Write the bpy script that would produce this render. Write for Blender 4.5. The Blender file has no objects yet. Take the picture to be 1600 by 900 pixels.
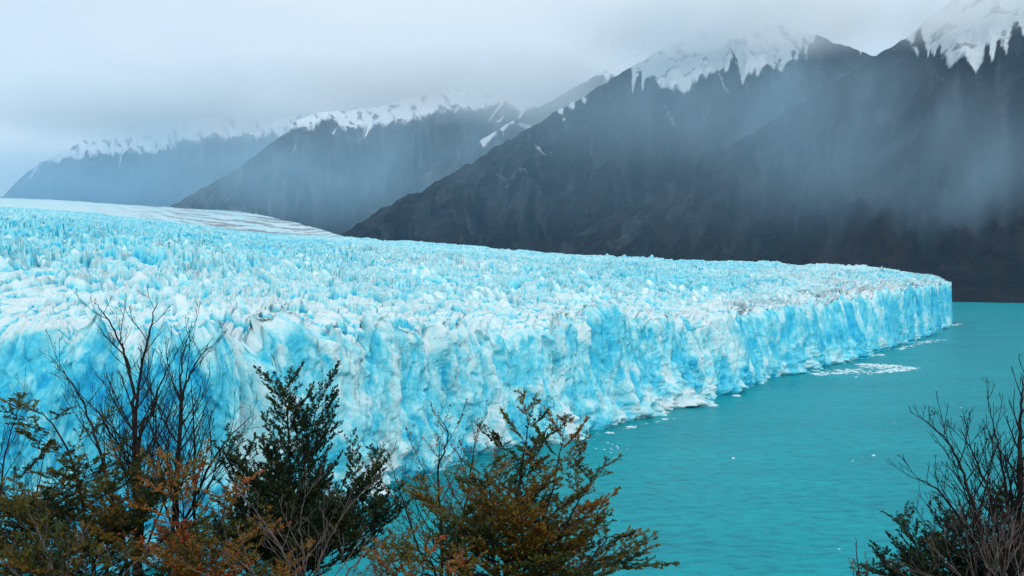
import bpy, math, random
import numpy as np
from mathutils import Vector

# ------------------------------------------------------------------ camera, world, sun, exposure
SC = bpy.context.scene
COL = SC.collection
F = 1400.0                       # focal length in photograph pixels (1600 wide)
CAM_Z = 82.0
HORIZON = 415.0
PITCH = math.atan((HORIZON - 450.0) / F)
R = math.radians

cam_data = bpy.data.cameras.new("camera")
cam_data.sensor_width = 36.0
cam_data.lens = 36.0 * F / 1600.0
cam_data.clip_start = 0.5
cam_data.clip_end = 90000.0
cam = bpy.data.objects.new("camera", cam_data)
cam.location = (0, 0, CAM_Z)
cam.rotation_euler = (math.pi / 2 + PITCH, 0, 0)
COL.objects.link(cam)
SC.camera = cam

SUN_EL, SUN_AZ = R(34), R(163)   # azimuth clockwise from +Y (view direction): sun behind the right shoulder
w = bpy.data.worlds.new("World")
SC.world = w
w.use_nodes = True
nt = w.node_tree
nt.nodes.clear()


def N(tree, kind, **kw):
    n = tree.nodes.new(kind)
    for k, v in kw.items():
        if k.startswith("i_"):
            n.inputs[k[2:].replace("_", " ")].default_value = v
        else:
            setattr(n, k, v)
    return n


def L(tree, a, b):
    tree.links.new(a, b)


sky = N(nt, "ShaderNodeTexSky")
sky.sky_type = "NISHITA"
sky.sun_disc = False
sky.sun_elevation = SUN_EL
sky.sun_rotation = SUN_AZ
sky.air_density = 1.0
sky.dust_density = 2.0
tc = N(nt, "ShaderNodeTexCoord")
mp = N(nt, "ShaderNodeMapping")
mp.inputs["Scale"].default_value = (1.0, 1.0, 2.2)
cn = N(nt, "ShaderNodeTexNoise")
cn.inputs["Scale"].default_value = 2.6
cn.inputs["Detail"].default_value = 6.0
cn.inputs["Roughness"].default_value = 0.52
cn.inputs["Distortion"].default_value = 0.5
cr = N(nt, "ShaderNodeValToRGB")
cr.color_ramp.elements[0].position = 0.34
cr.color_ramp.elements[0].color = (8.3, 9.3, 10.1, 1)
cr.color_ramp.elements[1].position = 0.66
cr.color_ramp.elements[1].color = (9.7, 10.2, 10.4, 1)
mx = N(nt, "ShaderNodeMixRGB")
mx.inputs["Fac"].default_value = 0.9
bg = N(nt, "ShaderNodeBackground")
bg.inputs["Strength"].default_value = 0.1
wo = N(nt, "ShaderNodeOutputWorld")
L(nt, tc.outputs["Generated"], mp.inputs["Vector"])
L(nt, mp.outputs["Vector"], cn.inputs["Vector"])
L(nt, cn.outputs["Fac"], cr.inputs["Fac"])
L(nt, sky.outputs["Color"], mx.inputs["Color1"])
L(nt, cr.outputs["Color"], mx.inputs["Color2"])
L(nt, mx.outputs["Color"], bg.inputs["Color"])
L(nt, bg.outputs["Background"], wo.inputs["Surface"])

sd = bpy.data.lights.new("sun", "SUN")
sd.energy = 1.35
sd.angle = R(12)
sd.color = (1.0, 0.97, 0.93)
sun = bpy.data.objects.new("sun", sd)
sun.rotation_euler = (math.pi / 2 - SUN_EL, 0, math.pi - SUN_AZ)
sun.location = (0, 0, 400)
COL.objects.link(sun)

HAZE = 1 / 31000.0
SC.view_settings.view_transform = "Standard"
SC.view_settings.look = "None"
SC.view_settings.exposure = 0.03
SC.view_settings.gamma = 1.0
SC.render.engine = "CYCLES"
SC.cycles.use_denoising = True
SC.cycles.max_bounces = 32
SC.cycles.diffuse_bounces = 3
SC.cycles.volume_bounces = 32
SC.cycles.volume_step_rate = 1.0
SC.cycles.volume_max_steps = 128


# ------------------------------------------------------------------ helpers
def ray(x, y):
    """direction through photograph pixel (x, y), scaled so that its Y component is 1"""
    cx, cy = (x - 800.0) / F, -(y - 450.0) / F
    c, s = math.cos(PITCH), math.sin(PITCH)
    dy = c - cy * s
    dz = s + cy * c
    return cx / dy, 1.0, dz / dy


def at(x, y, depth):
    r = ray(x, y)
    return (r[0] * depth, depth, CAM_Z + r[2] * depth)


def interp(x, pts, k=1):
    """smooth interpolation of a table [(x, value..)]"""
    xs = np.array([p[0] for p in pts], float)
    ys = np.array([p[k] for p in pts], float)
    o = np.argsort(xs)
    xs, ys = xs[o], ys[o]
    x = np.asarray(x, float)
    h = np.diff(xs)
    d = np.diff(ys) / h
    m = np.zeros_like(ys)                       # monotone cubic slopes
    m[0], m[-1] = d[0], d[-1]
    for i in range(1, len(ys) - 1):
        m[i] = 0 if d[i - 1] * d[i] <= 0 else 2 * d[i - 1] * d[i] / (d[i - 1] + d[i])
    i = np.clip(np.searchsorted(xs, x) - 1, 0, len(h) - 1)
    t = np.clip((x - xs[i]) / h[i], 0, 1)
    a = (1 + 2 * t) * (1 - t) ** 2
    b = t * (1 - t) ** 2
    c = t * t * (3 - 2 * t)
    e = t * t * (t - 1)
    return a * ys[i] + b * h[i] * m[i] + c * ys[i + 1] + e * h[i] * m[i + 1]


def sstep(a, b, x):
    t = np.clip((x - a) / (b - a), 0, 1)
    return t * t * (3 - 2 * t)


_rng = np.random.RandomState(11)
PERM = np.concatenate([_rng.permutation(1024)] * 3)
ANG = _rng.rand(1024) * 2 * np.pi
GX, GY = np.cos(ANG), np.sin(ANG)
RND = _rng.rand(1024, 4)


def hsh(ix, iy, seed=0):
    return PERM[(PERM[(ix + seed * 131) & 1023] + iy) & 1023]


def perlin(x, y, seed=0):
    x = np.asarray(x, float)
    y = np.asarray(y, float)
    x, y = np.broadcast_arrays(x, y)
    xi = np.floor(x).astype(np.int64)
    yi = np.floor(y).astype(np.int64)
    fx, fy = x - xi, y - yi
    u = fx * fx * fx * (fx * (fx * 6 - 15) + 10)
    v = fy * fy * fy * (fy * (fy * 6 - 15) + 10)

    def g(ox, oy):
        h = hsh(xi + ox, yi + oy, seed)
        return GX[h] * (fx - ox) + GY[h] * (fy - oy)
    a = g(0, 0) * (1 - u) + g(1, 0) * u
    b = g(0, 1) * (1 - u) + g(1, 1) * u
    return (a * (1 - v) + b * v) * 1.5


def fbm(x, y, seed=0, oct=4, gain=0.5):
    t, a = 0, 1.0
    for o in range(oct):
        t = t + a * perlin(x * 2 ** o, y * 2 ** o, seed + o)
        a *= gain
    return t


def voronoi(x, y, seed=0):
    """F1, F2, random vector of the nearest cell, offset to its centre"""
    x, y = np.broadcast_arrays(np.asarray(x, float), np.asarray(y, float))
    xi = np.floor(x).astype(np.int64)
    yi = np.floor(y).astype(np.int64)
    f1 = np.full(x.shape, 9.0)
    f2 = np.full(x.shape, 9.0)
    best = np.zeros(x.shape, np.int64)
    dx1 = np.zeros(x.shape)
    dy1 = np.zeros(x.shape)
    for ox in (-1, 0, 1):
        for oy in (-1, 0, 1):
            h = hsh(xi + ox, yi + oy, seed)
            dx = x - (xi + ox + 0.1 + 0.8 * RND[h, 0])
            dy = y - (yi + oy + 0.1 + 0.8 * RND[h, 1])
            d = np.sqrt(dx * dx + dy * dy)
            near = d < f1
            f2 = np.where(near, f1, np.minimum(f2, d))
            dx1 = np.where(near, dx, dx1)
            dy1 = np.where(near, dy, dy1)
            best = np.where(near, h, best)
            f1 = np.where(near, d, f1)
    return f1, f2, best, dx1, dy1


def mesh_from(name, verts, faces_q=None, mat=None, parent=None, smooth=True, attrs=None, faces_t=None):
    """quads and/or triangles as numpy arrays -> one mesh object"""
    me = bpy.data.meshes.new(name)
    verts = np.ascontiguousarray(verts, dtype=np.float32)
    me.vertices.add(len(verts))
    me.vertices.foreach_set("co", verts.ravel())
    idx, starts, n = [], [], 0
    for fs, k in ((faces_q, 4), (faces_t, 3)):
        if fs is not None and len(fs):
            fs = np.asarray(fs, np.int32)
            idx.append(fs.ravel())
            starts.append(np.arange(len(fs), dtype=np.int32) * k + n)
            n += fs.size
    idx = np.concatenate(idx)
    starts = np.concatenate(starts).astype(np.int32)
    me.loops.add(len(idx))
    me.loops.foreach_set("vertex_index", idx)
    me.polygons.add(len(starts))
    me.polygons.foreach_set("loop_start", starts)
    me.update(calc_edges=True)
    if smooth:
        me.polygons.foreach_set("use_smooth", np.ones(len(starts), bool))
    else:
        me.polygons.foreach_set("use_smooth", np.zeros(len(starts), bool))
    for an, av in (attrs or {}).items():
        at_ = me.attributes.new(an, "FLOAT", "POINT")
        at_.data.foreach_set("value", np.ascontiguousarray(av, np.float32).ravel())
    if mat is not None:
        me.materials.append(mat)
    o = bpy.data.objects.new(name, me)
    COL.objects.link(o)
    if parent is not None:
        o.parent = parent
    return o


def grid_faces(nr, nc):
    a = np.arange(nr * nc, dtype=np.int32).reshape(nr, nc)
    return np.stack([a[:-1, :-1], a[:-1, 1:], a[1:, 1:], a[1:, :-1]], -1).reshape(-1, 4)


def tag(o, label=None, cat=None, group=None, kind=None):
    if label:
        o["label"] = label
    if cat:
        o["category"] = cat
    if group:
        o["group"] = group
    if kind:
        o["kind"] = kind
    return o


def empty(name, loc):
    o = bpy.data.objects.new(name, None)
    o.location = loc
    o.empty_display_size = 0.3
    COL.objects.link(o)
    return o


def material(name):
    m = bpy.data.materials.new(name)
    m.use_nodes = True
    t = m.node_tree
    b = t.nodes["Principled BSDF"]
    return m, t, b


def ramp(t, stops, fac=None, interp_="LINEAR"):
    r = t.nodes.new("ShaderNodeValToRGB")
    r.color_ramp.interpolation = interp_
    e = r.color_ramp.elements
    while len(e) < len(stops):
        e.new(0.5)
    for k, (p, c) in enumerate(stops):
        e[k].position = p
        e[k].color = (c[0], c[1], c[2], 1)
    if fac is not None:
        L(t, fac, r.inputs["Fac"])
    return r


def noise_node(t, scale, detail=4, rough=0.5, vec=None, dist=0.0):
    n = t.nodes.new("ShaderNodeTexNoise")
    n.inputs["Scale"].default_value = scale
    n.inputs["Detail"].default_value = detail
    n.inputs["Roughness"].default_value = rough
    n.inputs["Distortion"].default_value = dist
    if vec is not None:
        L(t, vec, n.inputs["Vector"])
    return n


def math_node(t, op, a, b=None, clamp=False):
    n = t.nodes.new("ShaderNodeMath")
    n.operation = op
    n.use_clamp = clamp
    for k, v in ((0, a), (1, b)):
        if v is None:
            continue
        if isinstance(v, (int, float)):
            n.inputs[k].default_value = v
        else:
            L(t, v, n.inputs[k])
    return n.outputs[0]


def attr_node(t, name):
    n = t.nodes.new("ShaderNodeAttribute")
    n.attribute_name = name
    return n.outputs["Fac"]


def mix_col(t, fac, a, b, mode="MIX"):
    n = t.nodes.new("ShaderNodeMixRGB")
    n.blend_type = mode
    for k, v in (("Fac", fac), ("Color1", a), ("Color2", b)):
        if isinstance(v, (int, float)):
            n.inputs[k].default_value = v
        elif isinstance(v, tuple):
            n.inputs[k].default_value = (v[0], v[1], v[2], 1)
        else:
            L(t, v, n.inputs[k])
    return n.outputs["Color"]


# ------------------------------------------------------------------ materials
def make_ice(name, dirt_amt=1.0):
    m, t, b = material(name)
    geo = t.nodes.new("ShaderNodeNewGeometry")
    pos = geo.outputs["Position"]
    blue = attr_node(t, "blueness")
    dirt = attr_node(t, "dirt")
    n1 = noise_node(t, 0.16, 6, 0.62, pos)
    n2 = noise_node(t, 0.9, 5, 0.6, pos)
    a = math_node(t, "MULTIPLY", math_node(t, "SUBTRACT", n1.outputs["Fac"], 0.5), 0.40)
    c = math_node(t, "MULTIPLY", math_node(t, "SUBTRACT", n2.outputs["Fac"], 0.5), 0.35)
    vm = t.nodes.new("ShaderNodeMapping")
    vm.inputs["Scale"].default_value = (1.0, 1.0, 0.42)
    wv = t.nodes.new("ShaderNodeVectorMath")
    wv.operation = "MULTIPLY_ADD"
    wn = noise_node(t, 0.25, 3, 0.5, pos)
    L(t, wn.outputs["Color"], wv.inputs[0])
    wv.inputs[1].default_value = (4.0, 4.0, 4.0)
    L(t, pos, wv.inputs[2])
    L(t, wv.outputs["Vector"], vm.inputs["Vector"])
    vo = t.nodes.new("ShaderNodeTexVoronoi")
    vo.inputs["Scale"].default_value = 0.30
    L(t, vm.outputs["Vector"], vo.inputs["Vector"])
    vo2 = t.nodes.new("ShaderNodeTexVoronoi")
    vo2.inputs["Scale"].default_value = 0.75
    L(t, vm.outputs["Vector"], vo2.inputs["Vector"])
    sepc = t.nodes.new("ShaderNodeSeparateColor")
    L(t, vo.outputs["Color"], sepc.inputs[0])
    sepd = t.nodes.new("ShaderNodeSeparateColor")
    L(t, vo2.outputs["Color"], sepd.inputs[0])
    fc = math_node(t, "MULTIPLY", math_node(t, "SUBTRACT", sepc.outputs[0], 0.5), 0.22)
    fd_ = math_node(t, "MULTIPLY", math_node(t, "SUBTRACT", sepd.outputs[0], 0.5), 0.14)
    fcell = math_node(t, "ADD", fc, fd_)
    f = math_node(t, "ADD", math_node(t, "ADD", math_node(t, "ADD", blue, fcell), a), c, clamp=True)
    r = ramp(t, [(0.0, (0.79, 0.89, 0.91)), (0.20, (0.62, 0.86, 0.89)), (0.40, (0.34, 0.79, 0.87)),
                 (0.64, (0.10, 0.64, 0.80)), (0.86, (0.018, 0.49, 0.74)), (1.0, (0.008, 0.36, 0.66))], f)
    col = mix_col(t, math_node(t, "MULTIPLY", dirt, dirt_amt, clamp=True), r.outputs["Color"], (0.22, 0.24, 0.26))
    L(t, col, b.inputs["Base Color"])
    b.inputs["Roughness"].default_value = 0.55
    b.inputs["Specular IOR Level"].default_value = 0.3
    bp = t.nodes.new("ShaderNodeBump")
    n3 = noise_node(t, 0.45, 9, 0.72, pos)
    bp.inputs["Strength"].default_value = 0.6
    bp.inputs["Distance"].default_value = 1.6
    hsum = math_node(t, "ADD", n3.outputs["Fac"], math_node(t, "ADD", math_node(t, "MULTIPLY", vo.outputs["Distance"], 0.45), math_node(t, "MULTIPLY", vo2.outputs["Distance"], 0.22)))
    L(t, hsum, bp.inputs["Height"])
    L(t, bp.outputs["Normal"], b.inputs["Normal"])
    return m


def make_water():
    m, t, b = material("glacial_water")
    geo = t.nodes.new("ShaderNodeNewGeometry")
    mpn = t.nodes.new("ShaderNodeMapping")
    mpn.inputs["Scale"].default_value = (0.45, 1.0, 1.0)
    mpn.inputs["Rotation"].default_value = (0, 0, R(-14))
    L(t, geo.outputs["Position"], mpn.inputs["Vector"])
    v = mpn.outputs["Vector"]
    big = noise_node(t, 0.02, 6, 0.62, v)
    mid = noise_node(t, 0.32, 6, 0.68, v)
    r = ramp(t, [(0.3, (0.001, 0.265, 0.318)), (0.7, (0.003, 0.37, 0.41))], big.outputs["Fac"])
    r2 = ramp(t, [(0.36, (0.50, 0.66, 0.71)), (0.50, (0.96, 0.97, 0.98)), (0.66, (1.12, 1.10, 1.10))], mid.outputs["Fac"])
    L(t, mix_col(t, 1.0, r.outputs["Color"], r2.outputs["Color"], "MULTIPLY"), b.inputs["Base Color"])
    b.inputs["Roughness"].default_value = 0.33
    b.inputs["Specular IOR Level"].default_value = 0.10
    w1 = noise_node(t, 0.8, 4, 0.6, v)
    w2 = noise_node(t, 0.07, 3, 0.5, v)
    bp = t.nodes.new("ShaderNodeBump")
    bp.inputs["Strength"].default_value = 0.6
    bp.inputs["Distance"].default_value = 1.3
    L(t, math_node(t, "ADD", w1.outputs["Fac"], math_node(t, "MULTIPLY", w2.outputs["Fac"], 2.0)), bp.inputs["Height"])
    L(t, bp.outputs["Normal"], b.inputs["Normal"])
    return m


def make_mountain_mat(name, forest, rock, bump_scale=0.03):
    m, t, b = material(name)
    geo = t.nodes.new("ShaderNodeNewGeometry")
    pos = geo.outputs["Position"]
    snow = attr_node(t, "snow")
    alt = attr_node(t, "altitude")
    scree = attr_node(t, "scree")
    n1 = noise_node(t, 0.0045, 6, 0.6, pos)
    n2 = noise_node(t, bump_scale, 5, 0.65, pos)
    n3 = noise_node(t, bump_scale * 2.3, 4, 0.7, pos)
    dark = tuple(c * 0.35 for c in forest)
    fcol = mix_col(t, ramp(t, [(0.35, (0, 0, 0)), (0.65, (1, 1, 1))], n1.outputs["Fac"]).outputs["Color"], dark, forest)
    red = ramp(t, [(0.55, (0, 0, 0)), (0.72, (1, 1, 1))], n2.outputs["Fac"])
    fcol = mix_col(t, math_node(t, "MULTIPLY", red.outputs["Color"], 0.7), fcol, (0.075, 0.036, 0.026))
    base = mix_col(t, alt, fcol, mix_col(t, n2.outputs["Fac"], tuple(c * 0.6 for c in rock), rock))
    base = mix_col(t, math_node(t, "MULTIPLY", scree, 0.36), base, tuple(c * 2.4 for c in rock))
    s = math_node(t, "ADD", snow, math_node(t, "MULTIPLY", math_node(t, "SUBTRACT", n2.outputs["Fac"], 0.5), 0.9), clamp=True)
    s = ramp(t, [(0.34, (0, 0, 0)), (0.80, (1, 1, 1))], s)
    L(t, mix_col(t, s.outputs["Color"], base, (0.78, 0.82, 0.86)), b.inputs["Base Color"])
    b.inputs["Roughness"].default_value = 0.95
    b.inputs["Specular IOR Level"].default_value = 0.1
    bp = t.nodes.new("ShaderNodeBump")
    bp.inputs["Strength"].default_value = 0.8
    bp.inputs["Distance"].default_value = 26.0
    L(t, n3.outputs["Fac"], bp.inputs["Height"])
    L(t, bp.outputs["Normal"], b.inputs["Normal"])
    return m


def make_bark(name, c1, c2):
    m, t, b = material(name)
    tcn = t.nodes.new("ShaderNodeTexCoord")
    n = noise_node(t, 14.0, 5, 0.65, tcn.outputs["Object"])
    r = ramp(t, [(0.35, c1), (0.68, c2)], n.outputs["Fac"])
    L(t, r.outputs["Color"], b.inputs["Base Color"])
    b.inputs["Roughness"].default_value = 0.9
    b.inputs["Specular IOR Level"].default_value = 0.15
    bp = t.nodes.new("ShaderNodeBump")
    bp.inputs["Strength"].default_value = 0.6
    bp.inputs["Distance"].default_value = 0.01
    L(t, n.outputs["Fac"], bp.inputs["Height"])
    L(t, bp.outputs["Normal"], b.inputs["Normal"])
    return m


def make_leaf():
    m, t, b = material("beech_leaf")
    r = ramp(t, [(0.0, (0.012, 0.032, 0.015)), (0.22, (0.028, 0.052, 0.016)), (0.42, (0.092, 0.090, 0.014)),
                 (0.60, (0.185, 0.122, 0.014)), (0.8, (0.31, 0.105, 0.016)), (1.0, (0.25, 0.045, 0.018))], attr_node(t, "tint"))
    L(t, r.outputs["Color"], b.inputs["Base Color"])
    b.inputs["Roughness"].default_value = 0.6
    b.inputs["Specular IOR Level"].default_value = 0.25
    tr = t.nodes.new("ShaderNodeBsdfTranslucent")
    L(t, r.outputs["Color"], tr.inputs["Color"])
    mxs = t.nodes.new("ShaderNodeMixShader")
    mxs.inputs["Fac"].default_value = 0.25
    out = t.nodes["Material Output"]
    L(t, b.outputs["BSDF"], mxs.inputs[1])
    L(t, tr.outputs["BSDF"], mxs.inputs[2])
    L(t, mxs.outputs["Shader"], out.inputs["Surface"])
    return m


M_ICE = make_ice("glacier_ice")
M_WATER = make_water()
M_LEAF = make_leaf()
M_BARK = make_bark("dark_bark", (0.010, 0.008, 0.008), (0.045, 0.034, 0.030))
M_BARK_GREY = make_bark("weathered_bark", (0.045, 0.036, 0.033), (0.21, 0.175, 0.16))
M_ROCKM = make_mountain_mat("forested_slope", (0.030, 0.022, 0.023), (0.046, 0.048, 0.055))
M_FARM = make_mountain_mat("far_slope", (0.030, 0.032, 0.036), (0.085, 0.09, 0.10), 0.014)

# ------------------------------------------------------------------ lake
LAKE_R = 13900.0
xs = np.concatenate([[-LAKE_R], np.linspace(-1500, 1500, 13), [LAKE_R]])
ys = np.concatenate([[-LAKE_R], np.linspace(-200, 2600, 13), [LAKE_R]])
gx, gy = np.meshgrid(xs, ys)
lake = mesh_from("lake", np.stack([gx, gy, np.zeros_like(gx)], -1).reshape(-1, 3), grid_faces(len(ys), len(xs)), M_WATER)
tag(lake, "turquoise glacial lake with small ripples below the ice front", kind="structure")

# ------------------------------------------------------------------ glacier
FRONT = [(-900, 905), (-500, 905), (0, 902), (200, 896), (350, 873), (450, 840), (520, 804), (600, 767), (700, 736),
         (790, 706), (900, 680), (950, 665), (1000, 650), (1070, 632), (1150, 613), (1200, 598), (1270, 579),
         (1340, 559), (1400, 543), (1450, 527), (1490, 507)]
CREST = [(-900, 525), (-500, 525), (0, 522), (100, 524), (180, 530), (250, 528), (330, 520), (400, 514), (470, 512), (530, 512),
         (600, 518), (700, 508), (800, 502), (900, 494), (980, 487), (1050, 500), (1150, 491), (1250, 480),
         (1350, 464), (1440, 449), (1490, 441)]
BACK = [(-900, 285), (-400, 300), (0, 324), (100, 330), (250, 345), (420, 366), (550, 373), (700, 382), (850, 396),
        (1000, 404), (1100, 408), (1200, 413), (1290, 413), (1330, 417), (1400, 424), (1440, 431), (1490, 441)]
BACKD = [(-900, 7000), (-400, 6000), (0, 5000), (250, 4400), (420, 3500), (550, 3000), (700, 2700), (850, 2400), (1000, 2150), (1100, 2000),
         (1200, 1880), (1290, 1780), (1400, 1600), (1440, 1480), (1475, 1340), (1490, 1262)]

NC = 1240
NW = 150        # rows on the wall
NS = 640        # rows on the surface
NB = 14         # rows on the hidden back face
cx = np.concatenate([np.linspace(-900, -60, 110, endpoint=False), np.linspace(-60, 1490, NC - 110)])
fy = interp(cx, FRONT)
rx = (cx - 800.0) / F
# ground depth of the ice foot
cpt, spt = math.cos(PITCH), math.sin(PITCH)


def tan_down(y):
    c_ = -(np.asarray(y, float) - 450.0) / F
    return -(spt + c_ * cpt) / (cpt - c_ * spt)


def col_x(x, y):
    c_ = -(np.asarray(y, float) - 450.0) / F
    return ((np.asarray(x, float) - 800.0) / F) / (cpt - c_ * spt)


d_front = CAM_Z / tan_down(fy)
Xf, Yf = col_x(cx, fy) * d_front, d_front
tx, ty = np.gradient(Xf), np.gradient(Yf)
ln = np.hypot(tx, ty)
S = np.concatenate([[0], np.cumsum(np.hypot(np.diff(Xf), np.diff(Yf)))])
nx, ny = ty / ln, -tx / ln          # outwards, to the lake
z_crest = CAM_Z - tan_down(interp(cx, CREST)) * d_front
f1q, f2q, hq, dxq, dyq = voronoi(S / 15.0 + 0.5 * perlin(S / 30, 1.5, 90), S * 0 + 0.5, 91)
slot = np.exp(-(perlin(S / 21, 0.5, 94) / 0.085) ** 2) * sstep(-0.2, 0.3, perlin(S / 70, 4.4, 95))
slot = slot + 0.7 * np.exp(-(perlin(S / 9, 0.5, 96) / 0.10) ** 2) * sstep(0.0, 0.4, perlin(S / 45, 2.4, 97))
z_jag = -6.5 * slot * np.clip((S[-1] - S) / 150, 0.3, 1) + (3.6 * perlin(S / 55, 0.5, 92) + 7.0 * (RND[hq, 2] - 0.55) + (RND[hq, 3] - 0.5) * 10 * dxq + 3.0 * perlin(S / 9, 0.5, 93) - 5.5 * (1 - sstep(380, 560, cx)) * (np.abs(perlin(S / 10, 6.5, 105)) + 0.6 * np.abs(perlin(S / 4.5, 8.5, 106)) - 0.3) + 2.5 * (1 - sstep(350, 520, cx)) * perlin(S / 12, 3.5, 99)) * np.clip((S[-1] - S) / 60, 0.6, 1)
d_back = np.maximum(interp(cx, BACKD), d_front + 14)
z_back = CAM_Z - tan_down(interp(cx, BACK)) * d_back


def serac_field(X, Y, dist):
    """height (about 0..1.3) and crevasse depth 0..1 of the broken ice surface"""
    wx = X + 16 * perlin(X / 60, Y / 70, 3) + 3.0 * perlin(X / 10, Y / 11, 4)
    wy = Y + 18 * perlin(X / 60, Y / 70, 5) + 3.0 * perlin(X / 10, Y / 11, 6)
    a = R(24)                      # the blocks lean the way the ice flows
    u = wx * math.cos(a) + wy * math.sin(a)
    v = -wx * math.sin(a) + wy * math.cos(a)
    tall = sstep(-0.35, 0.5, perlin(X / 55, Y / 75, 7))

    def blocks(su, sv, seed, wid, po, peak, tilt):
        f1, f2, h, dx, dy = voronoi(u / su + seed * 3.7, v / sv, seed)
        g = np.clip((f2 - f1) / wid, 0, 1) ** po
        hr = RND[h, 2]
        tl = (RND[h, 3] - 0.5) * tilt
        z = g * (0.30 + 0.9 * hr ** 1.8 * (0.35 + 0.65 * tall)) + g * (dx * tl - dy * 0.45 * tilt * (RND[h, 1] - 0.2)) - peak * np.abs(dx) * g
        return z, 1 - g, hr
    za, ca, ha = blocks(5.0, 7.6, 1, 0.30, 0.6, 0.8, 1.5)
    zb, cb, hb = blocks(9.5, 15.0, 2, 0.22, 0.5, 0.35, 1.9)
    zc, cc, hc = blocks(5.6, 30.0, 3, 0.26, 0.6, 0.55, 1.2)          # long fins between crevasses
    zd, cd, hd_ = blocks(2.6, 3.8, 4, 0.30, 0.8, 0.2, 0.8)
    ze, ce, he_ = blocks(17.0, 27.0, 5, 0.25, 0.6, 0.4, 1.0)
    m1 = sstep(-0.25, 0.35, perlin(X / 110, Y / 150, 8))
    m2 = sstep(0.0, 0.4, perlin(X / 140, Y / 120, 9))
    z = za * (1 - m1) + zb * 1.25 * m1
    c = ca * (1 - m1) + cb * m1
    hr = ha * (1 - m1) + hb * m1
    z = z * (1 - m2) + zc * 1.1 * m2
    c = c * (1 - m2) + cc * m2
    z = z + 0.26 * (zd - 0.4)
    c = np.maximum(c, cd * 0.28)
    wf = sstep(900, 2200, dist)
    return z * (1 - 0.6 * wf) + ze * 0.8 * wf, np.clip(c * (1 - 0.5 * wf) + ce * 0.6 * wf, 0, 1), hr


# --- surface rows
tt = np.linspace(0, 1, NS)[:, None]
ratio = (d_back / d_front)[None, :]
ee = 0.55 * tt + 0.45 * tt ** 1.8
d = d_front[None, :] * ratio ** ee
Xs = Xf[None, :] / Yf[None, :] * d
Ys = d * 1.0
inl = d - d_front[None, :]
u_ = inl / (d_back - d_front)[None, :]
zs = z_crest[None, :] + (z_back - z_crest)[None, :] * (u_ ** 0.93) + z_jag[None, :] * np.exp(-inl / 9.0)
hh, crev, hr = serac_field(Xs, Ys, d)
wedge = np.clip((d_back - d_front) / 220.0, 0.15, 1)[None, :]
smooth_zone = sstep(0.0, 1.0, 0.5 + 0.9 * perlin(Xs / 130, Ys / 160, 21))
amp = (5.0 + 4.6 * sstep(20, 220, inl)) * (0.62 + 0.5 * smooth_zone) * wedge
amp = amp * (0.45 + 0.55 * sstep(0, 70, inl))
amp = amp * (1 - 0.45 * sstep(0.9, 1.0, u_))
roll = 7 * fbm(Xs / 150, Ys / 190, 31, 3) * sstep(30, 300, inl) * wedge
Zs = zs + amp * (hh - 0.42) + roll + 0.5 * fbm(Xs / 2.6, Ys / 2.6, 41, 3)

# --- wall rows
zt = np.linspace(0, 1, NW)[:, None]
top = Zs[0][None, :]
Zw = -4 + (top + 4) * zt
Sw = np.broadcast_to(S[None, :], Zw.shape)
warp = 6 * perlin(Sw / 45, Zw / 38, 51)
big = 8.0 * perlin(Sw / 105, Zw / 240, 52) + 4.5 * perlin(Sw / 42 + 0.15 * Zw / 42, Zw / 110, 53)
n_f = perlin((Sw + warp) / 19 + 0.10 * Zw / 19, Zw / 130, 54)
flute = 4.4 * (0.5 - np.abs(n_f) * 1.7) * sstep(-0.4, 0.6, perlin(Sw / 70, Zw / 60, 59))
n_c = perlin((Sw + 1.6 * warp) / 27 - 0.22 * Zw / 27, Zw / 90, 55)
crack_mask = sstep(-0.05, 0.3, perlin(Sw / 60, Zw / 50, 56))
crack = np.exp(-(n_c / 0.022) ** 2) * crack_mask
n_c2 = perlin((Sw + warp) / 11 + 0.3 * Zw / 11, Zw / 40, 57)
crack2 = np.exp(-(n_c2 / 0.05) ** 2) * sstep(0.0, 0.4, perlin(Sw / 35, Zw / 28, 58))
f1, f2, hw, dxw, dyw = voronoi((Sw + warp) / 10.5, (Zw + 0.5 * warp) / 24, 9)


def blur(a_, n):
    for _ in range(n):
        a_ = (np.roll(a_, 1, 0) + 2 * a_ + np.roll(a_, -1, 0)) / 4
        a_ = (np.roll(a_, 1, 1) + 2 * a_ + np.roll(a_, -1, 1)) / 4
    return a_


dS = np.gradient(S)[None, :]
small = 1 - sstep(0.7, 1.8, dS)              # leave out what the grid cannot carry
facet = 2.6 * (RND[hw, 2] - 0.5) + (RND[hw, 3] - 0.5) * 6 * dxw + 2.6 * (RND[hw, 1] - 0.3) * dyw
f1d, f2d, hd, dxd, dyd = voronoi((Sw + 0.5 * warp) / 3.4 + 5, (Zw + 0.6 * Sw * 0.1) / 6.5, 10)
facet2 = 0.9 * (RND[hd, 2] - 0.5) + (RND[hd, 3] - 0.5) * 1.6 * dxd + 0.9 * (RND[hd, 1] - 0.5) * dyd
f1e, f2e, he, dxe, dye = voronoi((Sw + 1.5 * warp + 0.25 * Zw) / 23 + 9, (Zw + warp) / 52, 12)
facet = facet + 5.0 * (RND[he, 2] - 0.5) + (RND[he, 3] - 0.5) * 12 * dxe + 4 * (RND[he, 1] - 0.45) * dye
facet = blur(facet, 2) * (1.1 - 0.85 * sstep(0.6, 1.6, dS))
facet2 = 1.3 * facet2 * small
n_v = perlin((Sw + 0.8 * warp) / 6.5, Zw / 60, 66)
vert = np.exp(-(n_v / 0.05) ** 2) * sstep(-0.1, 0.35, perlin(Sw / 25, Zw / 30, 67)) * small
shear = 0.35 * perlin(Sw / 80, Zw / 60, 100)
cr1 = np.abs(perlin((Sw + warp) / 13 + shear * Zw / 13, Zw / 48, 101))
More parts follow.
